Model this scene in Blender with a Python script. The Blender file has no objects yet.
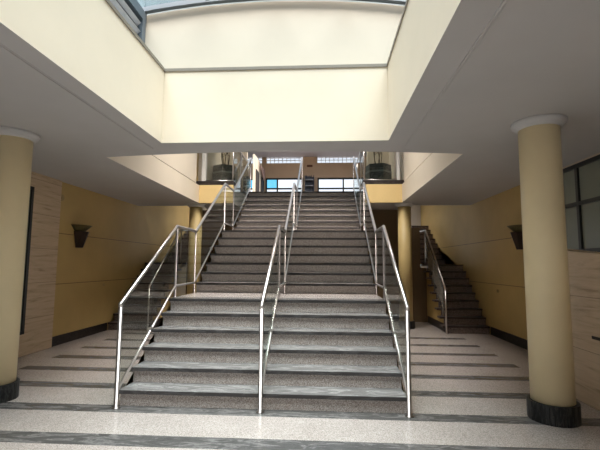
import bpy, bmesh, math, random
from mathutils import Vector, Matrix
random.seed(7)
S = bpy.context.scene
C = S.collection
PI = math.pi

# ------------------------------------------------------------------ dimensions
RS = 0.175                     # riser
TR = 0.271                     # tread going, main stair
D1, L1, L2 = 4.428, 0.934, 0.883
XL, XC, XR = -2.228, -0.669, 0.874
ZC = 3.105                     # ceiling under the gallery
ZB = 3.57                      # top of painted slab edge
ZF = 21 * RS                   # upper floor 3.675
WL, WR = -5.05, 3.775          # side walls
O1L, O1R, YB = -2.11, 0.806, 5.01          # first ceiling opening
O2L, O2R, YO2, YFA = -3.216, 1.942, 5.676, 10.12   # second ceiling opening
YSL = 10.63                    # back edge of the side ceilings
YFR = -5.0                     # entrance side of the hall
ZLEDGE = 4.067
YLW = 5.30                     # lantern end wall
LYF = 0.7                      # entrance end of the first opening
LXL, LXR = -2.56, 1.26         # lantern side frames
YBK = 19.7                     # far wall of the upper hall
ZRO = 6.88                     # upper ceiling

# ------------------------------------------------------------------ materials
def new_mat(name):
    m = bpy.data.materials.new(name); m.use_nodes = True
    nt = m.node_tree; nt.nodes.clear()
    out = nt.nodes.new('ShaderNodeOutputMaterial')
    b = nt.nodes.new('ShaderNodeBsdfPrincipled')
    nt.links.new(b.outputs[0], out.inputs[0])
    return m, nt, b, out

def N(nt, t, **kw):
    n = nt.nodes.new(t)
    for k, v in kw.items():
        if k in n.inputs: n.inputs[k].default_value = v
        else: setattr(n, k, v)
    return n

def coords(nt, scale=(1, 1, 1)):
    tc = N(nt, 'ShaderNodeTexCoord'); mp = N(nt, 'ShaderNodeMapping')
    mp.inputs['Scale'].default_value = scale
    nt.links.new(tc.outputs['Object'], mp.inputs['Vector'])
    return mp.outputs['Vector']

def ramp(nt, src, stops):
    r = N(nt, 'ShaderNodeValToRGB'); e = r.color_ramp.elements
    while len(e) < len(stops): e.new(0.5)
    for el, (p, c) in zip(e, stops):
        el.position = p; el.color = (c[0], c[1], c[2], 1)
    nt.links.new(src, r.inputs[0])
    return r.outputs[0]

def mix(nt, fac, a, b, mode='MIX'):
    m = N(nt, 'ShaderNodeMix'); m.data_type = 'RGBA'; m.blend_type = mode
    for sock, v in ((m.inputs[0], fac), (m.inputs[6], a), (m.inputs[7], b)):
        if isinstance(v, (int, float)): sock.default_value = v
        elif isinstance(v, tuple): sock.default_value = (v[0], v[1], v[2], 1)
        else: nt.links.new(v, sock)
    return m.outputs[2]

def bump(nt, b, h, strength=.2, dist=.01):
    n = N(nt, 'ShaderNodeBump'); n.inputs['Strength'].default_value = strength
    n.inputs['Distance'].default_value = dist
    nt.links.new(h, n.inputs['Height']); nt.links.new(n.outputs[0], b.inputs['Normal'])

def paint(name, col, var=.06, rough=.6, seams=None, seamcol=(.16, .11, .05), spec=.4):
    """rolled wall paint: faint cloudy variation, optional thin panel joints at given heights"""
    m, nt, b, o = new_mat(name)
    v = coords(nt)
    n = N(nt, 'ShaderNodeTexNoise', Scale=1.3, Detail=5.0, Roughness=.6)
    nt.links.new(v, n.inputs['Vector'])
    c = ramp(nt, n.outputs[0], [(.3, tuple(x * (1 - var) for x in col)), (.7, tuple(min(1, x * (1 + var)) for x in col))])
    if seams:
        g = N(nt, 'ShaderNodeNewGeometry'); sx = N(nt, 'ShaderNodeSeparateXYZ')
        nt.links.new(g.outputs['Position'], sx.inputs[0])
        for z in seams:
            s = N(nt, 'ShaderNodeMath', operation='COMPARE')
            nt.links.new(sx.outputs[2], s.inputs[0]); s.inputs[1].default_value = z; s.inputs[2].default_value = .006
            c = mix(nt, s.outputs[0], c, seamcol)
    nt.links.new(c, b.inputs['Base Color'])
    b.inputs['Roughness'].default_value = rough
    b.inputs['Specular IOR Level'].default_value = spec
    n2 = N(nt, 'ShaderNodeTexNoise', Scale=180.0, Detail=2.0); nt.links.new(v, n2.inputs['Vector'])
    bump(nt, b, n2.outputs[0], .08, .002)
    return m

def terrazzo(name, base, light, dark, rough=.25, scale=95):
    m, nt, b, o = new_mat(name)
    v = coords(nt)
    vo = N(nt, 'ShaderNodeTexVoronoi', Scale=float(scale)); nt.links.new(v, vo.inputs['Vector'])
    sp = N(nt, 'ShaderNodeSeparateColor'); nt.links.new(vo.outputs['Color'], sp.inputs[0])
    c = ramp(nt, sp.outputs[0], [(0, dark), (.22, dark), (.30, base), (.66, base), (.74, light), (1, light)])
    n = N(nt, 'ShaderNodeTexNoise', Scale=2.2, Detail=4.0); nt.links.new(v, n.inputs['Vector'])
    t = ramp(nt, n.outputs[0], [(.3, (.9, .89, .88)), (.7, (1.0, 1.0, 1.0))])
    c = mix(nt, 1.0, c, t, 'MULTIPLY')
    nt.links.new(c, b.inputs['Base Color'])
    r = ramp(nt, sp.outputs[1], [(0, (rough * .8,) * 3), (1, (rough * 1.3,) * 3)])
    nt.links.new(r, b.inputs['Roughness'])
    return m

def marble(name, a, bcol, vein, rough=.25, scale=3.0, stretch=(1, 4, 4)):
    m, nt, b, o = new_mat(name)
    v = coords(nt, stretch)
    n = N(nt, 'ShaderNodeTexNoise', Scale=scale, Detail=8.0, Roughness=.65, Distortion=1.6)
    nt.links.new(v, n.inputs['Vector'])
    c = ramp(nt, n.outputs[0], [(.30, a), (.50, bcol), (.57, vein), (.63, bcol), (.8, a)])
    n2 = N(nt, 'ShaderNodeTexNoise', Scale=60.0, Detail=3.0); nt.links.new(v, n2.inputs['Vector'])
    t = ramp(nt, n2.outputs[0], [(.35, (.75, .75, .75)), (.65, (1.0, 1.0, 1.0))])
    c = mix(nt, 1.0, c, t, 'MULTIPLY')
    nt.links.new(c, b.inputs['Base Color']); b.inputs['Roughness'].default_value = rough
    b.inputs['Specular IOR Level'].default_value = .35
    return m

def travertine(name):
    m, nt, b, o = new_mat(name)
    v = coords(nt, (.7, .7, 9))
    n = N(nt, 'ShaderNodeTexNoise', Scale=2.2, Detail=7.0, Roughness=.65, Distortion=.5)
    nt.links.new(v, n.inputs['Vector'])
    c = ramp(nt, n.outputs[0], [(.28, (.33, .23, .13)), (.42, (.54, .405, .26)), (.6, (.63, .485, .33)), (.75, (.48, .36, .23))])
    g = N(nt, 'ShaderNodeNewGeometry'); sx = N(nt, 'ShaderNodeSeparateXYZ'); nt.links.new(g.outputs['Position'], sx.inputs[0])
    mo = N(nt, 'ShaderNodeMath', operation='PINGPONG'); nt.links.new(sx.outputs[2], mo.inputs[0]); mo.inputs[1].default_value = .30
    le = N(nt, 'ShaderNodeMath', operation='LESS_THAN'); nt.links.new(mo.outputs[0], le.inputs[0]); le.inputs[1].default_value = .003
    c = mix(nt, le.outputs[0], c, (.24, .16, .1))
    nt.links.new(c, b.inputs['Base Color']); b.inputs['Roughness'].default_value = .45
    bump(nt, b, n.outputs[0], .25, .01)
    return m

def metal(name, col, rough=.25, metallic=1.0):
    m, nt, b, o = new_mat(name)
    v = coords(nt, (1, 1, 1))
    n = N(nt, 'ShaderNodeTexNoise', Scale=40.0, Detail=3.0); nt.links.new(v, n.inputs['Vector'])
    c = ramp(nt, n.outputs[0], [(.3, tuple(x * .92 for x in col)), (.7, col)])
    nt.links.new(c, b.inputs['Base Color'])
    b.inputs['Roughness'].default_value = rough; b.inputs['Metallic'].default_value = metallic
    return m

def glass(name, tint, refl=1.0, ior=1.5, rough=.0, haze=None):
    """thin pane: tinted transmission with Fresnel reflection, optional milky part"""
    m, nt, b, o = new_mat(name)
    nt.nodes.remove(b)
    tr = N(nt, 'ShaderNodeBsdfTransparent'); tr.inputs[0].default_value = (*tint, 1)
    gl = N(nt, 'ShaderNodeBsdfGlossy'); gl.inputs['Roughness'].default_value = rough
    fr = N(nt, 'ShaderNodeFresnel')
    ge = N(nt, 'ShaderNodeNewGeometry'); mr = N(nt, 'ShaderNodeMapRange')      # same reflectance from both sides of the sheet
    mr.inputs['To Min'].default_value = ior; mr.inputs['To Max'].default_value = 1 / ior
    nt.links.new(ge.outputs['Backfacing'], mr.inputs['Value']); nt.links.new(mr.outputs[0], fr.inputs[0])
    body = tr.outputs[0]
    if haze:
        df = N(nt, 'ShaderNodeBsdfDiffuse'); df.inputs[0].default_value = (*haze[0], 1)
        mh = N(nt, 'ShaderNodeMixShader'); mh.inputs[0].default_value = haze[1]
        nt.links.new(tr.outputs[0], mh.inputs[1]); nt.links.new(df.outputs[0], mh.inputs[2]); body = mh.outputs[0]
    ms = N(nt, 'ShaderNodeMixShader')
    mu = N(nt, 'ShaderNodeMath', operation='MULTIPLY'); mu.inputs[1].default_value = refl
    nt.links.new(fr.outputs[0], mu.inputs[0]); nt.links.new(mu.outputs[0], ms.inputs[0])
    nt.links.new(body, ms.inputs[1]); nt.links.new(gl.outputs[0], ms.inputs[2])
    nt.links.new(ms.outputs[0], o.inputs[0])
    return m

M = {}
M['cream'] = paint('cream wall paint', (.80, .71, .575), .03)
M['lantern'] = paint('pale lantern wall paint', (.62, .56, .465), .03)
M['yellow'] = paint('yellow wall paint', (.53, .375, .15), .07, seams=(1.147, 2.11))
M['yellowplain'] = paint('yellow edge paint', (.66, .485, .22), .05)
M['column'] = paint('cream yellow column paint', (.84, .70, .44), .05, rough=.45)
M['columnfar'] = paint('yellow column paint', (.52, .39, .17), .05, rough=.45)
M['ceiling'] = paint('grey ceiling paint', (.55, .535, .53), .03, rough=.8)
M['white'] = paint('white plaster', (.70, .67, .62), .03)
M['tan'] = paint('tan wall paint', (.64, .48, .33), .04)
M['greytan'] = paint('grey tan wall paint', (.70, .61, .48), .05)
M['lav'] = paint('upper ceiling paint', (.58, .54, .57), .03)
M['pink'] = paint('dusty pink paint', (.55, .37, .32), .05)
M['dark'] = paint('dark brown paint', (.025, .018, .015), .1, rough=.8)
M['shade'] = paint('shaded yellow wall paint', (.15, .10, .05), .06)  # wall under the gallery, its lack of light put into the colour
M['cladding'] = paint('blue grey cladding', (.22, .27, .29), .04)
M['endwall'] = paint('pale grey wall paint', (.52, .48, .42), .04)
M['darkwood'] = paint('dark bronze metal', (.035, .02, .015), .1, rough=.4)
M['olive'] = paint('olive bronze dish', (.12, .10, .04), .1, rough=.45)
M['floor'] = terrazzo('pinkish grey terrazzo', (.43, .38, .35), (.54, .49, .455), (.31, .27, .25), .2, 150)
M['riser'] = terrazzo('grey brown terrazzo', (.40, .345, .315), (.57, .52, .485), (.26, .22, .20), .3, 160)
M['landing'] = terrazzo('grey terrazzo', (.40, .365, .34), (.58, .54, .51), (.26, .23, .22), .25, 160)
M['band'] = marble('dark grey veined marble', (.075, .072, .07), (.11, .106, .103), (.22, .21, .205), .26, 2.5)
M['tread'] = marble('grey marble tread', (.15, .143, .14), (.215, .207, .202), (.37, .36, .35), .22, 2.2)
M['nosing_shade'] = marble('marble edge with shade painted in', (.03, .026, .026), (.045, .04, .04), (.08, .075, .075), .5, 2.2)  # tread fronts, shadow of the overhang put into the colour
M['sidetread'] = marble('brown black marble', (.045, .03, .027), (.07, .048, .042), (.11, .085, .075), .3, 2.2)
M['sideriser_shade'] = terrazzo('brown terrazzo', (.20, .155, .135), (.29, .24, .22), (.11, .08, .07), .3, 85)  # side stair risers, their shadow put into the darker colour
M['blackstone'] = marble('black column stone', (.004, .004, .004), (.008, .008, .008), (.05, .05, .048), .5, 6, (5, 5, 1))
M['skirting'] = marble('dark skirting stone', (.014, .010, .008), (.022, .015, .012), (.045, .035, .03), .5, 3)
M['trav'] = travertine('travertine')
M['steel'] = metal('brushed stainless steel', (.68, .64, .615), .30)
M['dimmed'] = metal('satin steel post', (.33, .295, .28), .34)  # rail steel coloured darker to tone down bright reflections on the posts
M['bluesteel'] = metal('blue grey painted steel', (.11, .14, .17), .45, .0)
M['darksteel'] = metal('dark blue grey steel', (.06, .075, .10), .5, .0)
M['slat'] = metal('pale grey steel slat', (.56, .59, .65), .45, .0)
M['ledge'] = metal('grey brown metal ledge', (.24, .215, .18), .45, .0)
M['frame'] = metal('black window frame', (.014, .014, .012), .4, .0)
M['balglass'] = glass('balustrade glass', (.91, .94, .92), .9)
M['roofglass'] = glass('blue grey roof glass', (.66, .72, .75), .6)
M['clear'] = glass('clear window glass', (.98, .99, 1.0), .5)
M['tinted'] = glass('grey tinted entrance glass', (.70, .70, .68), .6)
M['cyan'] = glass('blue tinted glass', (.42, .78, .92), .5)
M['frost'] = glass('grey green frosted glass', (.10, .11, .10), .7, rough=.25, haze=((.27, .285, .235), .85))
M['milky'] = glass('milky glass', (.7, .72, .70), .8, haze=((.62, .58, .52), .35))
M['block'] = glass('glass block', (.96, .97, .99), .3, haze=((.8, .85, .9), .08))
M['planter'] = marble('dark green grey stone', (.07, .075, .068), (.10, .105, .095), (.2, .205, .19), .35, 3)
M['lip'] = metal('grey planter rim', (.26, .28, .26), .5, 0)
M['twig'] = paint('dry brown twig', (.12, .085, .05), .2, rough=.8)
M['rack'] = metal('dark blue grey rack', (.05, .06, .085), .4, .0)
M['brown'] = paint('brown sign board', (.16, .07, .04), .1)
M['plate'] = metal('dull brass plate', (.40, .30, .13), .5, .0)
M['soil'] = paint('dark soil', (.03, .024, .018), .3, rough=.95)

# ------------------------------------------------------------------ mesh helpers
def bx(bm, x0, x1, y0, y1, z0, z1, mi=0):
    vs = [bm.verts.new((x, y, z)) for x in (x0, x1) for y in (y0, y1) for z in (z0, z1)]
    for q in ((0, 1, 3, 2), (4, 6, 7, 5), (0, 4, 5, 1), (2, 3, 7, 6), (0, 2, 6, 4), (1, 5, 7, 3)):
        f = bm.faces.new([vs[i] for i in q]); f.material_index = mi
    return vs

def prism(bm, pts, axis, a, b, mi=0):
    """extrude a polygon given in the plane normal to axis from a to b"""
    def P(p, t):
        return {'x': (t, p[0], p[1]), 'y': (p[0], t, p[1]), 'z': (p[0], p[1], t)}[axis]
    v0 = [bm.verts.new(P(p, a)) for p in pts]; v1 = [bm.verts.new(P(p, b)) for p in pts]
    fs = [bm.faces.new(v0), bm.faces.new(list(reversed(v1)))]
    n = len(pts)
    for i in range(n):
        fs.append(bm.faces.new((v0[i], v1[i], v1[(i + 1) % n], v0[(i + 1) % n])))
    for f in fs: f.material_index = mi

def lathe(bm, prof, seg=40, cx=0, cy=0, mi=0):
    rings = []
    for r, z in prof:
        if r < 1e-5: rings.append([bm.verts.new((cx, cy, z))])
        else: rings.append([bm.verts.new((cx + r * math.cos(2 * PI * i / seg), cy + r * math.sin(2 * PI * i / seg), z)) for i in range(seg)])
    for A, B in zip(rings, rings[1:]):
        for i in range(seg):
            j = (i + 1) % seg
            vs = []
            for v in ([A[i], A[j]] if len(A) > 1 else [A[0]]) + ([B[j], B[i]] if len(B) > 1 else [B[0]]):
                vs.append(v)
            if len(vs) > 2:
                f = bm.faces.new(vs); f.smooth = True; f.material_index = mi

def tube(bm, pts, r, seg=14):
    """round tube through pts, mitred corners, capped"""
    P = [Vector(p) for p in pts]; rings = []
    for i, p in enumerate(P):
        d0 = (P[i] - P[i - 1]).normalized() if i else (P[1] - P[0]).normalized()
        d1 = (P[i + 1] - P[i]).normalized() if i < len(P) - 1 else d0
        t = (d0 + d1).normalized(); k = 1 / max(.35, t.dot(d0))
        ref = Vector((1, 0, 0)) if abs(t.x) < .9 else Vector((0, 0, 1))
        u = ref.cross(t).normalized()        # stretch along the mitre
        w = t.cross(u).normalized()
        bend = (d1 - d0)
        ring = []
        for s in range(seg):
            a = 2 * PI * s / seg
            off = u * math.cos(a) * r + w * math.sin(a) * r
            if bend.length > 1e-4:
                bd = bend.normalized(); bd = (bd - t * bd.dot(t)).normalized()
                off = off + bd * off.dot(bd) * (k - 1)
            ring.append(bm.verts.new(p + off))
        rings.append(ring)
    for A, B in zip(rings, rings[1:]):
        for i in range(seg):
            j = (i + 1) % seg
            f = bm.faces.new((A[i], A[j], B[j], B[i])); f.smooth = True
    bm.faces.new(list(reversed(rings[0]))); bm.faces.new(rings[-1])

def obj(name, bm, mats, parent=None, origin=(0, 0, 0), bevel=0):
    """link bm (world coordinates) as one mesh object whose origin is at `origin`"""
    bmesh.ops.recalc_face_normals(bm, faces=bm.faces)
    o0 = Vector(origin)
    if parent is not None: o0 = Vector(parent['_o'])
    bmesh.ops.translate(bm, verts=bm.verts, vec=-o0)
    me = bpy.data.meshes.new(name); bm.to_mesh(me); bm.free()
    for m in (mats if isinstance(mats, (list, tuple)) else [mats]):
        me.materials.append(M[m])
    o = bpy.data.objects.new(name, me); C.objects.link(o)
    if parent is not None:
        o.parent = parent
    else:
        o.location = o0
    if bevel:
        md = o.modifiers.new('bevel', 'BEVEL'); md.width = bevel; md.segments = 2; md.limit_method = 'ANGLE'
    o['_o'] = tuple(o0)
    return o

def sub(name, bm, mats, part, bevel=0):
    return obj(name, bm, mats, part, bevel=bevel)

def thing(name, label, cat, loc, group=None):
    o = bpy.data.objects.new(name, None); C.objects.link(o)
    o.empty_display_size = .2
    o.location = loc; o['_o'] = tuple(loc); o['label'] = label; o['category'] = cat
    if group: o['group'] = group
    return o

def tag(o, label, cat, group=None):
    o['label'] = label; o['category'] = cat
    if group: o['group'] = group
    return o

def struct(name, bm, mats, label=None, parent=None, bevel=0):
    o = obj(name, bm, mats, parent, bevel=bevel)
    if parent is None:
        o['kind'] = 'structure'
        if label: o['label'] = label
    return o

B = bmesh.new
def underside(bm, mi):
    for f_ in bm.faces:
        f_.normal_update()
        if f_.calc_center_median().z < ZC + 1e-4: f_.material_index = mi
def upstand(name, label, *box):
    bm = B(); bx(bm, *box); underside(bm, 1)
    return struct(name, bm, ['cream', 'ceiling'], label)

def sbox(name, mat, label, *boxes, bevel=0):
    bm = B()
    for b in boxes: bx(bm, *b)
    return struct(name, bm, mat, label, bevel=bevel)

# ------------------------------------------------------------------ floor with inlaid bands
bands = [(0.44, .66), (1.21, 1.43), (1.97, 2.19), (2.74, 2.97), (3.51, 3.74), (4.27, 4.48)]
side_bands = [(5.05, 5.27), (5.82, 6.03), (6.55, 6.78), (7.32, 7.50), (8.10, 8.30), (8.88, 9.07)]
bm = B()
def quad(x0, x1, y0, y1, mi):
    f = bm.faces.new([bm.verts.new(p) for p in ((x0, y0, 0), (x1, y0, 0), (x1, y1, 0), (x0, y1, 0))]); f.material_index = mi
def strip(y0, y1, mi, dark=None):
    if mi: 
        quad(WL - .3, dark[0], y0, y1, 0); quad(dark[0], dark[1], y0, y1, 1); quad(dark[1], WR + .3, y0, y1, 0)
    else: quad(WL - .3, WR + .3, y0, y1, 0)
y = YFR
for (a, b_) in bands + side_bands:
    strip(y, a, 0)
    strip(a, b_, 1, (-4.46, 2.99) if a > 5 else (-5.0, 3.7))
    y = b_
strip(y, 16.3, 0)
g = bmesh.ops.extrude_face_region(bm, geom=list(bm.faces))
bmesh.ops.translate(bm, vec=(0, 0, -.25), verts=[v for v in g['geom'] if isinstance(v, bmesh.types.BMVert)])
struct('floor', bm, ['floor', 'band'], 'polished pinkish grey terrazzo floor with dark marble bands')

# ------------------------------------------------------------------ walls of the lower hall
# left: stone clad stretch and glazed stretch near, yellow painted beyond
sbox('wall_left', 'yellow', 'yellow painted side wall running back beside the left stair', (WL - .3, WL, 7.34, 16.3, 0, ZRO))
sbox('wall_left_stone', 'trav', 'travertine clad wall beside the left column',
     (WL - .3, WL + .05, 6.62, 7.34, 0, ZC), (WL - .3, WL + .05, YFR, 6.62, 0, .36), (WL - .3, WL + .05, YFR, 6.62, 2.85, ZC))
sbox('baseboard_left', 'skirting', 'dark stone skirting on the left yellow wall', (WL, WL + .02, 7.345, 9.30, 0, .175))
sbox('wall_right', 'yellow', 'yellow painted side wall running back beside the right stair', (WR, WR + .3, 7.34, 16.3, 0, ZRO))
sbox('wall_right_stone', 'trav', 'travertine wall under the right hand window',
     (WR - .05, WR + .3, 7.0, 7.34, 0, ZC), (WR - .01, WR + .3, YFR, 7.0, 0, 1.74), (WR + .002, WR + .3, YFR, 7.34, ZC + .001, ZB))
sbox('baseboard_right', 'skirting', 'dark stone skirting on the right yellow wall', (WR - .02, WR, 7.345, 9.58, 0, .175))
# stone parapet at the right edge of the hall, top falling towards the entrance
bm = B(); prism(bm, [(5.55, 0), (5.55, 1.775), (2.0, 1.43), (2.0, 0)], 'x', 2.95, 3.2)
struct('wall_parapet', bm, 'trav', 'low travertine parapet at the right behind the column')
sbox('trim_5', 'dark', 'short dark strip let into the stone parapet', (2.944, 2.96, 4.0, 4.745, .752, .785))
# walls closing the space under the gallery
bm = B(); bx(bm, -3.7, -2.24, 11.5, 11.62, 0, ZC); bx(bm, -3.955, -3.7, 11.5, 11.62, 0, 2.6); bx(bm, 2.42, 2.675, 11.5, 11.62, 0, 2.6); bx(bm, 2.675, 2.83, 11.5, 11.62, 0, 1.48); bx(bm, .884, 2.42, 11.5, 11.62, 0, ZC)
struct('wall_back', bm, 'shade', 'wall under the gallery behind the main stair, its deep shade put into the colour')
sbox('baseboard_back', 'skirting', 'dark skirting under the gallery', (.9, 2.42, 11.47, 11.5, 0, .175), (-3.7, -2.26, 11.47, 11.5, 0, .175))
sbox('wall_back_stairwell_left', 'endwall', 'pale end wall above the left side stair', (WL, -3.3, 16.0, 16.3, 0, ZRO))
sbox('wall_back_stairwell_right', 'endwall', 'pale end wall above the right side stair', (2.05, WR, 16.0, 16.3, 0, ZRO))
# entrance side, behind the viewer
bm = B(); bx(bm, WL - .3, WR + .3, YFR - .3, YFR, 2.75, ZC + .5); bx(bm, WL - .3, -2.6, YFR - .3, YFR, 0, 2.75); bx(bm, 1.3, WR + .3, YFR - .3, YFR, 0, 2.75)
struct('wall_front', bm, 'cream', 'entrance wall')
def window(name, label, axis, plane, a0, a1, z0, z1, av, zv, fm, pm, t=.06, w=.05, pane_mats=None):
    """framed window: axis 'y' runs along y at x=plane, 'x' runs along x at y=plane"""
    bm = B()
    def put(b_, p0, p1, q0, q1, th):
        if axis == 'y': bx(b_, plane - th / 2, plane + th / 2, p0, p1, q0, q1)
        else: bx(b_, p0, p1, plane - th / 2, plane + th / 2, q0, q1)
    va = [a0] + list(av) + [a1]; vz = [z0] + list(zv) + [z1]
    put(bm, a0, a1, z0, z0 + w, t); put(bm, a0, a1, z1 - w, z1, t)
    put(bm, a0, a0 + w, z0, z1, t); put(bm, a1 - w, a1, z0, z1, t)
    for a in av: put(bm, a - w / 2, a + w / 2, z0, z1, t * .96)
    for z in zv: put(bm, a0, a1, z - w / 2, z + w / 2, t * .92)
    fr = struct(name, bm, fm, label)
    k = 0
    for i in range(len(va) - 1):
        for j in range(len(vz) - 1):
            b2 = B(); e = w * .4
            put(b2, va[i] + e, va[i + 1] - e, vz[j] + e, vz[j + 1] - e, .012)
            obj('pane', b2, (pane_mats or {}).get((i, j), pm), fr)
    return fr
window('window_1', 'dark framed frosted window above the right stone wall', 'y', WR + .08, 0.9, 7.0, 1.745, ZC - .01, (1.5, 2.7, 3.9, 5.1, 6.29), (2.49,), 'frame', 'frost', .08, .06)
window('window_2', 'dark framed window beyond the left column', 'y', WL + .02, 0.9, 6.62, .36, 2.85, (1.9, 3.8, 5.6), (), 'frame', 'frost', .06, .055)
window('door_1', 'glazed entrance front behind the viewer', 'x', YFR - .1, -2.6, 1.3, 0, 2.75, (-1.62, -.65, .32), (2.2,), 'frame', 'tinted')

# ------------------------------------------------------------------ ceiling, openings, gallery edges
bm = B()
bx(bm, WL, O1L - .12, YFR, YB + .1, ZC, ZB); bx(bm, O1R + .12, WR, YFR, YB + .1, ZC, ZB)          # beside the first opening
bx(bm, O1L - .12, O1R + .12, YFR, LYF, ZC, ZB)
xc, hw = (O2L + O2R) / 2, (O2R - O2L) / 2 + .1                                          # beam between the openings, far edge gently bowed
bow = [(xc + hw * (i / 8 - 1), YO2 + .02 - .23 * (1 - (i / 8 - 1) ** 2)) for i in range(17)]
prism(bm, [(WL + .002, YO2 - .004), (WL + .002, YB + .1), (WR - .002, YB + .1), (WR - .002, YO2 - .004)] + bow[::-1], 'z', ZC, ZB)
bx(bm, WL, O2L - .1, YO2, YSL, ZC, ZB); bx(bm, O2R + .1, WR, YO2, YSL, ZC, ZB)            # side galleries
struct('ceiling', bm, 'ceiling', 'grey plaster ceiling around the two openings')
sbox('ceiling_gallery', 'ceiling', 'underside of the gallery beside the main stair',
     (O2L - .1, XL - .1, YFA + .08, 16.0, ZC, ZB), (XR + .1, O2R + .1, YFA + .08, 16.0, ZC, ZB))
# first opening: upstands up to the ledge
upstand('wall_opening_left', 'cream upstand on the left of the first opening', O1L - .12, O1L, LYF, YB + .1, ZC, ZLEDGE)
upstand('wall_opening_right', 'cream upstand on the right of the first opening', O1R, O1R + .12, LYF, YB + .1, ZC, ZLEDGE)
upstand('wall_opening_back', 'cream upstand facing the entrance above the stair', O1L, O1R, YB, YB + .1, ZC, ZLEDGE)
upstand('wall_opening_front', 'cream upstand behind the viewer', O1L, O1R, LYF - .1, LYF, ZC, ZLEDGE)
bm = B(); lt = .04
bx(bm, O1L - .45, O1L + .012, LYF - .1, YB + .1, ZLEDGE, ZLEDGE + lt); bx(bm, O1R - .012, O1R + .45, LYF - .1, YB + .1, ZLEDGE, ZLEDGE + lt)
bx(bm, O1L + .012, O1R - .012, YB - .012, YLW, ZLEDGE, ZLEDGE + lt)
struct('trim_1', bm, 'ledge', 'grey brown metal ledge round the first opening')
bm = B()
for x in (-2.336, 1.065):
    bx(bm, x - .009, x + .009, YFR, 5.25, ZC - .010, ZC); bx(bm, x + .016, x + .026, YFR, 5.25, ZC - .004, ZC)
struct('trim_2', bm, 'ceiling', 'thin shadow beads along the ceiling')
# second opening: painted gallery edges with a thin joint at floor level
def gallery_side(name, x0, x1, label):
    bm = B(); bx(bm, x0, x1, YO2, YFA + .1, ZC, ZB - .008)
    bx(bm, x0, x1, YO2, 9.86, ZB + .008, 4.62); xm = (x0 + x1) / 2
    bx(bm, xm - .03, xm + .03, YO2, YFA + .1, ZB - .008, ZB + .008, 1)
    underside(bm, 2)
    return struct(name, bm, ['cream', 'dark', 'ceiling'], label)
gallery_side('wall_gallery_left', O2L - .1, O2L, 'cream gallery edge and parapet on the left of the second opening')
gallery_side('wall_gallery_right', O2R, O2R + .1, 'cream gallery edge and parapet on the right of the second opening')
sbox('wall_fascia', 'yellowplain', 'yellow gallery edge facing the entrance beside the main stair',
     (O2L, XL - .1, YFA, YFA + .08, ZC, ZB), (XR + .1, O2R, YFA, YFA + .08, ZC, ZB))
sbox('floor_upper', 'skirting', 'dark stone floor of the gallery and upper hall',
     (O2L - .1, XL - .1, YFA, 11.7, ZB, ZF), (XR + .1, O2R + .1, YFA, 11.7, ZB, ZF),
     (XL - .1, XR + .1, 12.01, YBK, ZB, ZF), (O2L - .1, XL - .1, 11.7, YBK, ZB, ZF), (XR + .1, O2R + .1, 11.7, YBK, ZB, ZF), (WL, O2L - .1, YO2, YSL, ZB, ZF), (O2R + .1, WR, YO2, YSL, ZB, ZF),
     (WL, O2L - .1, 16.3, YBK, ZB, ZF), (O2R + .1, WR, 16.3, YBK, ZB, ZF))

# ------------------------------------------------------------------ upper hall shell
sbox('wall_stairwell_left', 'greytan', 'partition of the left stair well on the upper floor', (-3.42, -3.3, YSL, 12.85, ZF, ZRO), (-3.42, -3.3, 12.85, 16.0, ZF, ZF + .12))
sbox('wall_stairwell_right', 'greytan', 'partition of the right stair well on the upper floor', (2.05, 2.17, YSL, 12.85, ZF, ZRO), (2.05, 2.17, 12.85, 16.0, ZF, ZF + .12))
sbox('wall_planter_left', 'greytan', 'grey tan wall behind the left planter', (-3.3, -2.50, 12.7, 12.85, ZF, ZRO))
sbox('wall_planter_right', 'greytan', 'grey tan wall behind the right planter', (1.36, 2.05, 12.7, 12.85, ZF, ZRO))
sbox('trim_3', 'white', 'white slender frame at the left end of the gallery', (-3.2, -3.09, 10.24, 10.34, ZF, ZRO))
sbox('trim_4', 'white', 'white slender frame at the right end of the gallery', (1.84, 1.915, 10.24, 10.34, ZF, ZRO))
# far wall: piers and bands around the windows
bm = B(); y0, y1 = YBK, YBK + .2
bx(bm, WL, WR, y0, y1, 5.83, 6.57); bx(bm, WL, WR, y0, y1, 6.90, ZRO + .3)
for a, b_ in ((WL, -3.95), (-3.08, -2.92), (-1.03, -.33), (1.95, WR)): bx(bm, a, b_, y0, y1, ZF, 5.83)
for a, b_ in ((WL, -3.95), (-3.10, -2.90), (-1.05, -.36), (1.95, WR)): bx(bm, a, b_, y0, y1, 6.57, 6.90)
struct('wall_far', bm, 'tan', 'tan far wall of the upper hall between the windows')
window('window_3', 'bright window at the far end of the upper hall left of the pier', 'x', YBK + .1, -2.92, -1.03, ZF + .0, 5.83, (-2.33,), (5.30,), 'frame', 'clear', .1, .07, {(0, 1): 'cyan'})
window('window_4', 'bright window at the far end of the upper hall right of the pier', 'x', YBK + .1, -.33, 1.95, ZF + .0, 5.83, (.94,), (5.30,), 'frame', 'clear', .1, .07)
window('window_5', 'narrow far window beside the dark doors', 'x', YBK + .1, -3.95, -3.08, ZF, 5.83, (), (5.30,), 'frame', 'clear', .1, .07, {(0, 1): 'cyan'})
def blocks(name, label, x0, x1, n):
    xs = [x0 + (x1 - x0) * i / n for i in range(1, n)]
    return window(name, label, 'x', YBK + .1, x0, x1, 6.57, 6.90, xs, (6.735,), 'white', 'block', .06, .022)
blocks('window_6', 'glass block strip above the left far window', -2.90, -1.05, 9)
blocks('window_7', 'glass block strip above the right far window', -.36, 1.95, 11)
blocks('window_8', 'glass block strip above the dark doors', -3.95, -3.10, 4)
bm = B(); bx(bm, -3.08, -3.0, 17.0, 19.68, ZF, 6.3)
struct('wall_doors', bm, 'greytan', 'partition with dark doors on the upper floor left')
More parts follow.
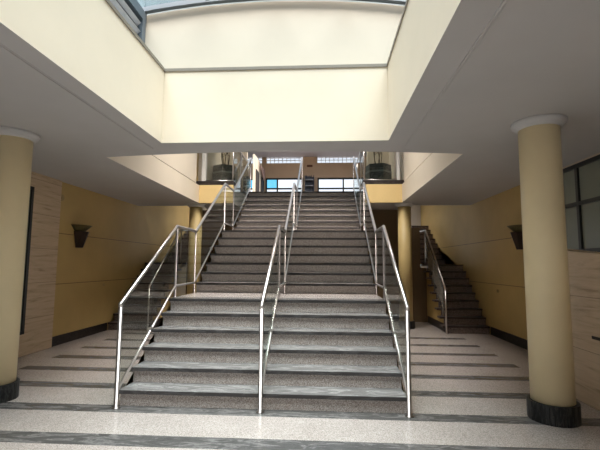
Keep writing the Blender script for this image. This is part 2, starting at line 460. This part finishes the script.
for i, (a, b_) in enumerate(((17.3, 18.1), (18.7, 19.55))):
    sbox('door_%d' % (i + 2), 'dark', ('near' if i == 0 else 'far') + ' dark door in the upper hall partition', (-3.0, -2.96, a, b_, ZF, 5.7))
# upper ceiling with roof lights added to brighten the second opening and upper hall
bm = B()
bx(bm, -3.3, 2.05, 5.4, 7.1, ZRO, ZRO + .2); bx(bm, -3.3, 2.05, 8.8, 12.2, ZRO, ZRO + .2); bx(bm, -3.3, 2.05, 18.0, YBK + .3, ZRO, ZRO + .2)
for a, b_ in ((WL - .3, -3.3), (2.05, WR + .3)):
    bx(bm, a, b_, 5.4, YBK + .3, ZRO, ZRO + .2)
struct('ceiling_upper', bm, 'lav', 'pale lavender grey ceiling of the upper hall')
def fill_rooflight(name, x0, x1, y0, y1, n):
    return window_flat(name, x0, x1, y0, y1, n)
def window_flat(name, x0, x1, y0, y1, n):
    bm = B(); w = .05
    bx(bm, x0, x1, y0, y0 + w, ZRO, ZRO + .2); bx(bm, x0, x1, y1 - w, y1, ZRO, ZRO + .2)
    for i in range(1, n): 
        ym = y0 + (y1 - y0) * i / n; bx(bm, x0, x1, ym - w / 2, ym + w / 2, ZRO + .02, ZRO + .18)
    fr = struct(name, bm, 'bluesteel', 'roof light added to brighten the upper floor')
    for i in range(n):
        b2 = B(); bx(b2, x0, x1, y0 + (y1 - y0) * i / n + .02, y0 + (y1 - y0) * (i + 1) / n - .02, ZRO + .09, ZRO + .10); obj('pane', b2, 'clear', fr)
fill_rooflight('fill_rooflight_1', -3.3, 2.05, 7.1, 8.8, 2)
fill_rooflight('fill_rooflight_2', -3.3, 2.05, 12.2, 18.0, 4)
sbox('wall_upper_left', 'cream', 'upper gallery wall on the left', (WL - .3, WL, YLW + .12, 7.34, ZC, ZRO), (WL - .3, WL, 16.3, YBK + .2, ZF, ZRO))
sbox('wall_upper_right', 'cream', 'upper gallery wall on the right', (WR, WR + .3, YLW + .12, 7.34, ZC, ZRO), (WR, WR + .3, 16.3, YBK + .2, ZF, ZRO))

# ------------------------------------------------------------------ roof lantern over the first opening
ZE = 5.02
def arcz(x, lift=0):            # shallow barrel vault
    t = (x - (LXL + LXR) / 2) / ((LXR - LXL) / 2)
    return ZE + .16 * (1 - t * t) + lift
NA = 16
xs = [LXL + (LXR - LXL) * i / NA for i in range(NA + 1)]
bm = B()
prism(bm, [(LXL, ZLEDGE + .04), (LXR, ZLEDGE + .04)] + [(x, arcz(x, .03)) for x in reversed(xs)], 'y', YLW, YLW + .12)
struct('wall_lantern', bm, 'lantern', 'pale end wall of the roof lantern with a curved top')
bm = B(); bx(bm, WL - .3, LXL, YLW, YLW + .12, ZB, ZRO + .2); bx(bm, LXR, WR + .3, YLW, YLW + .12, ZB, ZRO + .2); prism(bm, [(x, arcz(x, .03)) for x in xs] + [(LXR, ZRO + .2), (LXL, ZRO + .2)], 'y', YLW + .01, YLW + .12)
struct('wall_upper_front', bm, 'cladding', 'upper wall above the lantern end')
bm = B(); prism(bm, [(LXL, ZLEDGE + .04), (LXR, ZLEDGE + .04)] + [(x, arcz(x)) for x in reversed(xs)], 'y', LYF - .22, LYF - .1)
struct('wall_lantern_front', bm, 'lantern', 'front end wall of the roof lantern behind the viewer')
sk = thing('skylight', 'shallow vaulted blue grey steel skylight with tinted glass above the first opening', 'skylight', ((LXL + LXR) / 2, 1.8, ZLEDGE + .04))
def arcbar(y0, y1, h0, h1):
    b_ = B(); prism(b_, [(x, arcz(x, h0)) for x in xs] + [(x, arcz(x, h1)) for x in reversed(xs)], 'y', y0, y1); return b_
ribs = [5.155, 3.9, 2.6, 1.6, .65]
for i, yy in enumerate(ribs):
    obj('rib', arcbar(yy + (.05 if i == 0 else 0), yy + (.12 if i == 0 else .07), .03 if i == 0 else .0, .10), 'bluesteel', sk)
for a, b_ in ((LXL - .05, LXL + .05), (LXR - .05, LXR + .05)):
    bm = B(); bx(bm, a, b_, LYF - .07, YLW - .024, ZE - .10, ZE + .04); obj('eave_beam', bm, 'bluesteel', sk)
for k in (4, 8, 12):
    bm = B(); x = xs[k]; bx(bm, x - .025, x + .025, LYF - .07, 5.15, arcz(x) + .005, arcz(x) + .055); obj('purlin', bm, 'bluesteel', sk)
yy = ribs[::-1]
for a, b_ in zip(yy, yy[1:]):
    bm = B()
    prism(bm, [(x, arcz(x, .06)) for x in xs] + [(x, arcz(x, .07)) for x in reversed(xs)], 'y', a + .06, b_)
    obj('glass_pane', bm, 'roofglass', sk)
for side, x in (('left', LXL), ('right', LXR)):
    lv = thing('louvre_window', 'blue grey steel louvre strip under the skylight, on its %s long side' % side, 'louvre', (x, 1.8, ZLEDGE + .04), 'louvre strips of the skylight')
    bm = B()
    for y_ in (5.16, 3.7, 2.2, LYF): bx(bm, x - .05, x + .05, y_, y_ + .10, ZLEDGE + .04, ZE - .10)
    bx(bm, x - .05, x + .05, LYF, 5.2, ZLEDGE + .04, ZLEDGE + .09)
    obj('frame', bm, 'bluesteel', lv)
    s_ = 1 if side == 'left' else -1
    bm = B(); bx(bm, *sorted((x - s_ * .045, x - s_ * .035)), LYF, 5.16, ZLEDGE + .09, ZE - .10); obj('shade_backing', bm, 'darksteel', lv)  # added dark sheet, makes the gaps between slats look shadowed
    for k in range(6):
        z = ZLEDGE + .13 + k * .125
        bm = B(); prism(bm, [(x - s_ * .03, z), (x - s_ * .022, z - .004), (x + s_ * .03, z + .036), (x + s_ * .024, z + .042)], 'y', LYF, 5.16)
        obj('slat', bm, 'slat', lv)

# ------------------------------------------------------------------ columns
def column(x, y, r, label, zt=ZC, hb=.185, paint_='column'):
    t = thing('column', label, 'column', (x, y, 0), 'round columns of the hall')
    bm = B(); lathe(bm, [(0, hb), (r, hb), (r, zt - .085), (0, zt - .085)], 48, x, y); obj('shaft', bm, paint_, t)
    bm = B(); n = 20
    for i in range(n):                     # base ring of narrow dark stone staves
        a0, a1 = 2 * PI * i / n + .008, 2 * PI * (i + 1) / n - .008
        q = [(x + rr * math.cos(a), y + rr * math.sin(a)) for rr, a in ((r + .035, a0), (r + .037, (a0 + a1) / 2), (r + .035, a1), (r * .9, a1), (r * .9, a0))]
        prism(bm, q, 'z', 0, hb)
    obj('base', bm, 'blackstone', t)
    bm = B(); lathe(bm, [(0, zt - .085), (r + .02, zt - .085), (r + .035, zt - .06), (r + .04, zt - .045), (r + .065, zt - .04), (r + .07, zt - .002), (0, zt - .002)], 48, x, y)
    obj('capital', bm, 'ceiling', t)
    return t
column(-3.75, 4.56, .20, 'nearer cream yellow round column at the left edge beside the travertine wall')
column(2.33, 4.435, .20, 'nearer cream yellow round column at the right in front of the dark framed window')
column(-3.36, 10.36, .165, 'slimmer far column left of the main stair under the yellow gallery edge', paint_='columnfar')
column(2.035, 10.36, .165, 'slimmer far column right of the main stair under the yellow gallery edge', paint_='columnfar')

# ------------------------------------------------------------------ main stair
def nose_y(n):
    return D1 + TR * (n - 1) + (L1 if n > 6 else 0) + (L2 if n > 13 else 0)
st = thing('staircase', 'wide central grey staircase of three straight flights with marble treads', 'staircase', ((XL + XR) / 2, D1, 0))
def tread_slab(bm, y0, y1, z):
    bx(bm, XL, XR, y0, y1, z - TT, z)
    for f_ in bm.faces:                     # front edge coloured dark to imitate the shadow line beneath it
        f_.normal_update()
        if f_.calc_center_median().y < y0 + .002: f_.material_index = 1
OV, TT = .045, .040
for n in range(1, 22):
    yn = nose_y(n); z = n * RS
    last = n == 21
    bm = B(); bx(bm, XL, XR, yn + OV, yn + OV + .03, z - RS + (0 if n == 1 else 0.0), z - TT); obj('riser', bm, 'riser', st)
    yend = (nose_y(n + 1) + OV) if not last else yn + .34
    if n in (6, 13):
        bm = B(); tread_slab(bm, yn, yn + .30, z); obj('tread', bm, ['tread', 'nosing_shade'], st)
        bm = B(); bx(bm, XL, XR, yn + .30, yend + .01, z - TT, z); obj('landing', bm, 'landing', st)
    else:
        bm = B(); tread_slab(bm, yn, yend + .01, z); obj('tread', bm, ['tread', 'nosing_shade'], st)
bm = B()
prof = []
for n in range(1, 22):
    yn = nose_y(n) + OV + .03
    prof += [(yn, (n - 1) * RS), (yn, n * RS - TT - .001)]
prof += [(11.98, ZF - TT - .001), (11.98, ZB - .3), (11.2, ZB - .5)]
low = [(9.6, 1.75), (8.7, 1.60), (6.9, .75), (5.9, .0)]
prism(bm, prof + low, 'x', XL + .01, XR - .01)
bmesh.ops.triangulate(bm, faces=[f for f in bm.faces if len(f.verts) > 4])
obj('stair_body', bm, 'yellowplain', st)

# balustrades: steel handrail, lower rail, posts and glass
RP = [(4.385, 1.10), (6.003, 2.111), (6.902, 2.111), (8.885, 3.348), (9.735, 3.348), (11.93, 4.745)]   # handrail line (y, z)
LP = [(4.385, .175), (6.003, 1.215), (6.902, 1.225), (8.885, 2.462), (9.735, 2.462), (11.93, 3.855)]   # lower rail line
def balustrade(x, label):
    t = thing('glass_balustrade', label, 'balustrade', (x, 4.385, 0), 'balustrades of the main stair')
    bm = B(); tube(bm, [(x, 4.385, 1.07)] + [(x, y, z) for y, z in RP] + [(x, 12.05, 4.745)], .024, 16); obj('handrail', bm, 'steel', t)
    bm = B(); tube(bm, [(x, y, z) for y, z in LP], .0165, 12); obj('lower_rail', bm, 'steel', t)
    for k, (y, z0, z1, r) in enumerate(((4.385, 0, 1.07, .024), (6.003, 1.05, 2.10, .019), (6.902, 1.05, 2.10, .014), (8.885, 2.275, 3.34, .017), (9.735, 2.275, 3.34, .014), (11.93, 3.675, 4.73, .017))):
        bm = B(); lathe(bm, [(0, z0), (r * 1.9, z0), (r * 1.9, z0 + .008), (r, z0 + .012), (r, z1), (0, z1)], 16, x, y); obj('post', bm, 'dimmed', t)
    for i in range(5):
        (ya, za), (yb, zb) = LP[i], LP[i + 1]; (_, ta), (_, tb) = RP[i], RP[i + 1]
        m = 2 if i in (0, 2, 4) else 1
        for k in range(m):
            f0, f1 = k / m, (k + 1) / m; g0 = .03
            L = lambda a, b_, f: a + (b_ - a) * f
            y0_, y1_ = L(ya, yb, f0) + (g0 if k == 0 else .004), L(ya, yb, f1) - (g0 if k == m - 1 else .004)
            fa, fb = (y0_ - ya) / (yb - ya), (y1_ - ya) / (yb - ya)
            bm = B(); prism(bm, [(y0_, L(za, zb, fa) + .026), (y1_, L(za, zb, fb) + .026), (y1_, L(ta, tb, fb) - .028), (y0_, L(ta, tb, fa) - .028)], 'x', x - .005, x + .005)
            obj('glass_panel', bm, 'balglass', t)
        if m == 2:                          # small steel clamps at the joints
            ym = (ya + yb) / 2; zm = (za + zb) / 2
            bm = B(); bx(bm, x - .018, x + .018, ym - .03, ym + .03, zm - .02, zm + .035); obj('clamp', bm, 'steel', t)
    return t
balustrade(XL, 'steel and glass balustrade along the left edge of the main stair')
balustrade(XC, 'steel and glass balustrade up the middle of the main stair')
balustrade(XR, 'steel and glass balustrade along the right edge of the main stair')

# gallery balustrades round the upper end of the main stair
def gallery_rail(xi, xo, label):
    t = thing('gallery_balustrade', label, 'balustrade', (xi, YFA + .05, ZF), 'gallery balustrades')
    y0_ = YFA + .06
    bm = B(); tube(bm, [(xo, y0_, 4.70), (xi, y0_, 4.70), (xi, 12.3, 4.70)], .02, 12); obj('handrail', bm, 'steel', t)
    bm = B(); tube(bm, [(xo, y0_, ZF + .02), (xi, y0_, ZF + .02), (xi, 12.3, ZF + .02)], .014, 8); obj('lower_rail', bm, 'steel', t)
    for (x, y) in ((xi, y0_), (xi, 11.1), (xi, 12.3)):
        bm = B(); lathe(bm, [(0, ZF), (.016, ZF), (.016, 4.69), (0, 4.69)], 12, x, y); obj('post', bm, 'steel', t)
    a, b_ = sorted((xi, xo))
    bm = B(); bx(bm, a + .03, b_ - .03, y0_ - .005, y0_ + .005, ZF + .04, 4.67); obj('glass_panel', bm, 'balglass', t)
    for ya, yb in ((y0_ + .03, 11.07), (11.13, 12.27)):
        bm = B(); bx(bm, xi - .005, xi + .005, ya, yb, ZF + .04, 4.67); obj('glass_panel', bm, 'balglass', t)
gallery_rail(-2.36, -3.06, 'glass gallery balustrade in front of the left planter')
gallery_rail(1.01, 1.80, 'glass gallery balustrade in front of the right planter')

# ------------------------------------------------------------------ side stairs
def side_stair(side, label, rlabel):
    sg = 1 if side == 'right' else -1
    xw = WR - .022 if sg > 0 else WL + .022
    xi = 2.70 if sg > 0 else -3.98             # inner ends of the treads
    xs_ = xi + sg * .14                        # stringer wall under them
    x0, x1 = sorted((xi, xw))
    t = thing('side_staircase', label, 'staircase', ((x0 + x1) / 2, 9.7, 0), 'dark side stairs')
    Y0, T = (9.60, .205) if sg > 0 else (9.32, .228)
    def yn(n): return Y0 + T * (n - 1) if n < 10 else 12.85 + .275 * (n - 10)
    for n in range(1, 18):
        y, z = yn(n), n * RS
        ye = yn(n + 1) + .03 if n < 17 else 15.97
        bm = B(); bx(bm, x0 + (.10 if sg > 0 else 0), x1 - (.10 if sg < 0 else 0), y + .03, y + .055, z - RS, z - .04); obj('riser', bm, 'sideriser_shade', t)
        bm = B(); bx(bm, x0, x1, y, ye, z - .04, z); obj('landing' if n in (9, 17) else 'tread', bm, 'sidetread', t)
    prof = []
    for n in range(1, 18):
        y = yn(n) + .056; prof += [(y, (n - 1) * RS), (y, n * RS - .041)]
    prof += [(15.96, 17 * RS - .041), (15.96, 0)]
    bm = B(); prism(bm, prof, 'x', min(xs_, xw - sg * .001), max(xs_, xw - sg * .001))
    bmesh.ops.triangulate(bm, faces=[f for f in bm.faces if len(f.verts) > 4])
    obj('stair_wall', bm, 'yellow', t)
    bm = B(); a, b_ = sorted((xs_, xs_ - sg * .015)); bx(bm, a, b_, Y0 + .06, 11.46, 0, .175); obj('skirting', bm, 'skirting', t)
    # handrail on the open side
    r = thing('stair_handrail', rlabel, 'handrail', (xi + sg * .07, Y0, 0), 'handrails of the side stairs')
    x = xi + sg * .07
    HR = [(Y0 - .05, 1.02), (Y0 + 8 * T, 2.50), (12.75, 2.56), (yn(17), 3.95)]
    bm = B(); tube(bm, [(x, Y0 - .05, 1.0)] + [(x, y, z) for y, z in HR], .02, 12); obj('handrail', bm, 'steel', r)
    for (y, z0, z1) in ((Y0 - .05, 0, 1.0), (Y0 + 8 * T + .1, 9 * RS, 2.49), (12.7, 9 * RS, 2.55)):
        bm = B(); lathe(bm, [(0, z0), (.018, z0), (.018, z1), (0, z1)], 12, x, y); obj('post', bm, 'steel', r)
    for k in range(2):
        ya, yb = Y0 + .12 + k * 4 * T * .97, Y0 + .12 + (k + 1) * 4 * T * .97 - .03
        zz = lambda y: .30 + (y - Y0) * RS / T
        bm = B(); prism(bm, [(ya, zz(ya)), (yb, zz(yb)), (yb, zz(yb) + .62), (ya, zz(ya) + .62)], 'x', x - .005, x + .005)
        gp = obj('glass_panel', bm, 'milky' if (sg > 0) else 'balglass', r)
        for f in (.25, .8):
            y = ya + (yb - ya) * f
            bm = B(); prism(bm, [(y + .05 * math.cos(q * PI / 8), zz(y) + .10 + .05 * math.sin(q * PI / 8)) for q in range(16)], 'x', x - .02, x + .02)
            sub('disc_clamp', bm, 'dark', gp)
side_stair('left', 'dark narrow side staircase climbing along the left yellow wall', 'steel handrail on the open side of the left side staircase')
side_stair('right', 'dark narrow side staircase climbing along the right yellow wall', 'steel handrail on the open side of the right side staircase')

# ------------------------------------------------------------------ wall lamps and small plates
def sconce(xw, sg, y, label):
    t = thing('wall_sconce', label, 'wall lamp', (xw, y, 1.86), 'wall lamps of the hall')
    def halfring(cx, r, z, k=14, sq=1.0): return [(xw + sg * r * sq * math.sin(PI * i / k), y - r * math.cos(PI * i / k), z) for i in range(k + 1)]
    bm = B(); P = [halfring(0, r, z, sq=.95) for r, z in ((.10, 2.165), (.25, 2.305), (.262, 2.315))]
    R = [[bm.verts.new(p) for p in q] for q in P]
    for A, B2 in zip(R, R[1:]):
        for i in range(len(A) - 1): bm.faces.new((A[i], A[i + 1], B2[i + 1], B2[i])).smooth = True
    bm.faces.new(R[0]); bm.faces.new([R[0][0], R[1][0], R[2][0], R[2][-1], R[1][-1], R[0][-1]])
    inner = [bm.verts.new(p) for p in halfring(0, .24, 2.312, sq=.95)]
    for i in range(len(inner) - 1): bm.faces.new((R[2][i], R[2][i + 1], inner[i + 1], inner[i]))
    low = [bm.verts.new(p) for p in halfring(0, .09, 2.18, sq=.95)]
    for i in range(len(inner) - 1): bm.faces.new((inner[i], inner[i + 1], low[i + 1], low[i]))
    bm.faces.new(low)
    obj('dish', bm, 'olive', t)
    bm = B()
    def tri(z, w, d): return [(xw + sg * .002, y - w, z), (xw + sg * d * .75, y - w * .8, z), (xw + sg * d, y, z), (xw + sg * d * .75, y + w * .8, z), (xw + sg * .002, y + w, z)]
    A = [bm.verts.new(p) for p in tri(1.86, .07, .11)]; D = [bm.verts.new(p) for p in tri(2.19, .16, .21)]
    for i in range(5): bm.faces.new((A[i], A[(i + 1) % 5], D[(i + 1) % 5], D[i]))
    bm.faces.new(A); bm.faces.new(D)
    obj('lamp_body', bm, 'darkwood', t)
sconce(WL, 1, 8.02, 'dark bronze wall lamp with olive dish on the left yellow wall')
sconce(WR, -1, 7.97, 'dark bronze wall lamp with olive dish on the right yellow wall, half behind the column')
def plate(xw, sg, y, z, r, label):
    bm = B(); prism(bm, [(y + r * math.cos(i * PI / 10), z + r * math.sin(i * PI / 10)) for i in range(20)], 'x', xw, xw + sg * .012)
    prism(bm, [(y + r * .5 * math.cos(i * PI / 10), z + r * .5 * math.sin(i * PI / 10)) for i in range(20)], 'x', xw + sg * .012, xw + sg * .02)
    tag(obj('wall_plate', bm, 'plate', None, (xw, y, z)), label, 'cover plate', 'round cover plates on the yellow walls')
plate(WL, 1, 9.08, 1.06, .035, 'small round cover plate low on the left yellow wall near the stair')
plate(WL, 1, 7.43, 2.80, .06, 'small round cover plate high on the left yellow wall beside the travertine')
plate(WR, -1, 9.15, 1.0, .035, 'small round cover plate low on the right yellow wall near the stair')

# ------------------------------------------------------------------ planters and upper hall furniture
def planter(x, y, label, rot):
    t = thing('planter', label, 'planter', (x, y, ZF), 'stone planters on the gallery')
    n = 6
    def ring(r, z): return [(x + r * math.cos(rot + 2 * PI * i / n), y + r * math.sin(rot + 2 * PI * i / n), z) for i in range(n)]
    def shell(prof, name, mat):
        bm = B(); R = [[bm.verts.new(p) for p in ring(r, z)] for r, z in prof]
        for A, D in zip(R, R[1:]):
            for i in range(n): bm.faces.new((A[i], A[(i + 1) % n], D[(i + 1) % n], D[i]))
        bm.faces.new(R[0]); bm.faces.new(R[-1]); return obj(name, bm, mat, t)
    shell([(.39, ZF), (.38, ZF + .50), (.34, ZF + .50)], 'box', 'planter')
    shell([(.34, ZF + .50), (.385, ZF + .50), (.385, ZF + .55), (.34, ZF + .55)], 'band', 'lip')
    shell([(.34, ZF + .55), (.375, ZF + .55), (.37, ZF + .74), (.32, ZF + .74), (.30, ZF + .66)], 'rim', 'planter')
    shell([(.28, ZF + .655), (.28, ZF + .675)], 'soil', 'soil')
    for k in range(5):
        a = k * 2.4; bm = B()
        p = [Vector((x + .06 * math.cos(a), y + .06 * math.sin(a), ZF + .66))]
        for j in range(6): p.append(p[-1] + Vector((.035 * math.cos(a + j * .9), .035 * math.sin(a + j * .9), .2)))
        tube(bm, p, .011, 6)
        for j in (2, 3, 4):
            q = p[j]; d = Vector((math.cos(a + j * 2), math.sin(a + j * 2), .8)) * .12
            tube(bm, [q, q + d, q + d * 1.7 + Vector((0, 0, .05))], .006, 5)
        obj('twig', bm, 'twig', t)
planter(-2.93, 11.65, 'dark green grey six sided stone planter on the gallery left of the main stair', PI / 6)
planter(1.56, 11.65, 'dark green grey six sided stone planter on the gallery right of the main stair', PI / 6 + .25)

rk = thing('display_rack', 'dark blue grey rack of shelves against the pier between the far windows', 'rack', (-.72, 19.5, ZF))
bm = B()
for x in (-.95, -.53): bx(bm, x, x + .04, 19.3, 19.68, ZF, 5.85)
bx(bm, -.95, -.49, 19.66, 19.69, ZF, 5.85); obj('frame', bm, 'rack', rk)
for z in (3.9, 4.3, 4.7, 5.05, 5.35, 5.65):
    bm = B(); bx(bm, -.91, -.53, 19.3, 19.66, z, z + .03); obj('shelf', bm, 'slat', rk)
    bm = B(); random.seed(int(z * 100))
    x = -.90
    while x < -.6:
        w = random.uniform(.03, .07); bx(bm, x, x + w, 19.36, 19.6, z + .03, z + .03 + random.uniform(.12, .2)); x += w + .012
    o = obj('folder', bm, 'rack', rk); o['kind'] = 'stuff'
bm = B(); bx(bm, -.86, -.58, YBK - .03, YBK, 6.37, 6.47)
tag(obj('wall_sign', bm, 'brown', None, (-.72, YBK, 6.42)), 'small brown sign on the pier above the dark rack', 'sign')
bm = B(); prism(bm, [(18.0, 6.05), (19.5, 6.2), (19.3, 5.6)], 'x', -2.95, -2.90)
tag(obj('hanging_banner', bm, 'pink', None, (-2.92, 18.9, 6.1)), 'dusty pink triangular banner hanging by the dark upper doors', 'banner')

# ------------------------------------------------------------------ light: hazy bright sky, soft high sun from the entrance side
W = bpy.data.worlds.new('sky'); S.world = W; W.use_nodes = True
nt = W.node_tree; bg = nt.nodes['Background']
tc = nt.nodes.new('ShaderNodeTexCoord'); sx = nt.nodes.new('ShaderNodeSeparateXYZ'); nt.links.new(tc.outputs['Generated'], sx.inputs[0])
cr = nt.nodes.new('ShaderNodeValToRGB'); nt.links.new(sx.outputs[2], cr.inputs[0])
cr.color_ramp.elements[0].position = 0; cr.color_ramp.elements[0].color = (1.45, 1.5, 1.55, 1)
cr.color_ramp.elements[1].position = .42; cr.color_ramp.elements[1].color = (.76, .88, 1, 1)
nt.links.new(cr.outputs[0], bg.inputs[0]); bg.inputs[1].default_value = .95
sun = bpy.data.lights.new('sun', 'SUN'); sun.energy = 33; sun.angle = math.radians(66); sun.color = (1, .915, .84)
so = bpy.data.objects.new('sun', sun); C.objects.link(so)
so.rotation_euler = Vector((.06, -.17, 1.0)).to_track_quat('Z', 'Y').to_euler(); so.location = (0, -6, 14)

# ------------------------------------------------------------------ camera
yaw, pitch, roll, f = .06, .0977, .0066, 404.84
cy, sy, cp, sp = math.cos(yaw), math.sin(yaw), math.cos(pitch), math.sin(pitch)
F = Vector((-sy * cp, cy * cp, sp)); R = Vector((cy, sy, 0)); U = R.cross(F)
R2 = R * math.cos(roll) + U * math.sin(roll); U2 = -R * math.sin(roll) + U * math.cos(roll)
cam = bpy.data.cameras.new('camera'); co = bpy.data.objects.new('camera', cam); C.objects.link(co)
m = Matrix((R2, U2, -F)).transposed().to_4x4(); m.translation = Vector((0, 0, 1.5436))
co.matrix_world = m
cam.sensor_fit = 'HORIZONTAL'; cam.sensor_width = 36; cam.lens = f * 36 / 600; cam.clip_start = .05; cam.clip_end = 200
S.camera = co

S.view_settings.view_transform = 'Standard'; S.view_settings.look = 'None'
S.view_settings.gamma = 1; S.view_settings.use_curve_mapping = False
S.view_settings.exposure = 0.1
S.cycles.use_denoising = True
S.cycles.max_bounces = 14; S.cycles.diffuse_bounces = 8; S.cycles.glossy_bounces = 6; S.cycles.transparent_max_bounces = 24
for o in S.objects:
    if '_o' in o: del o['_o']
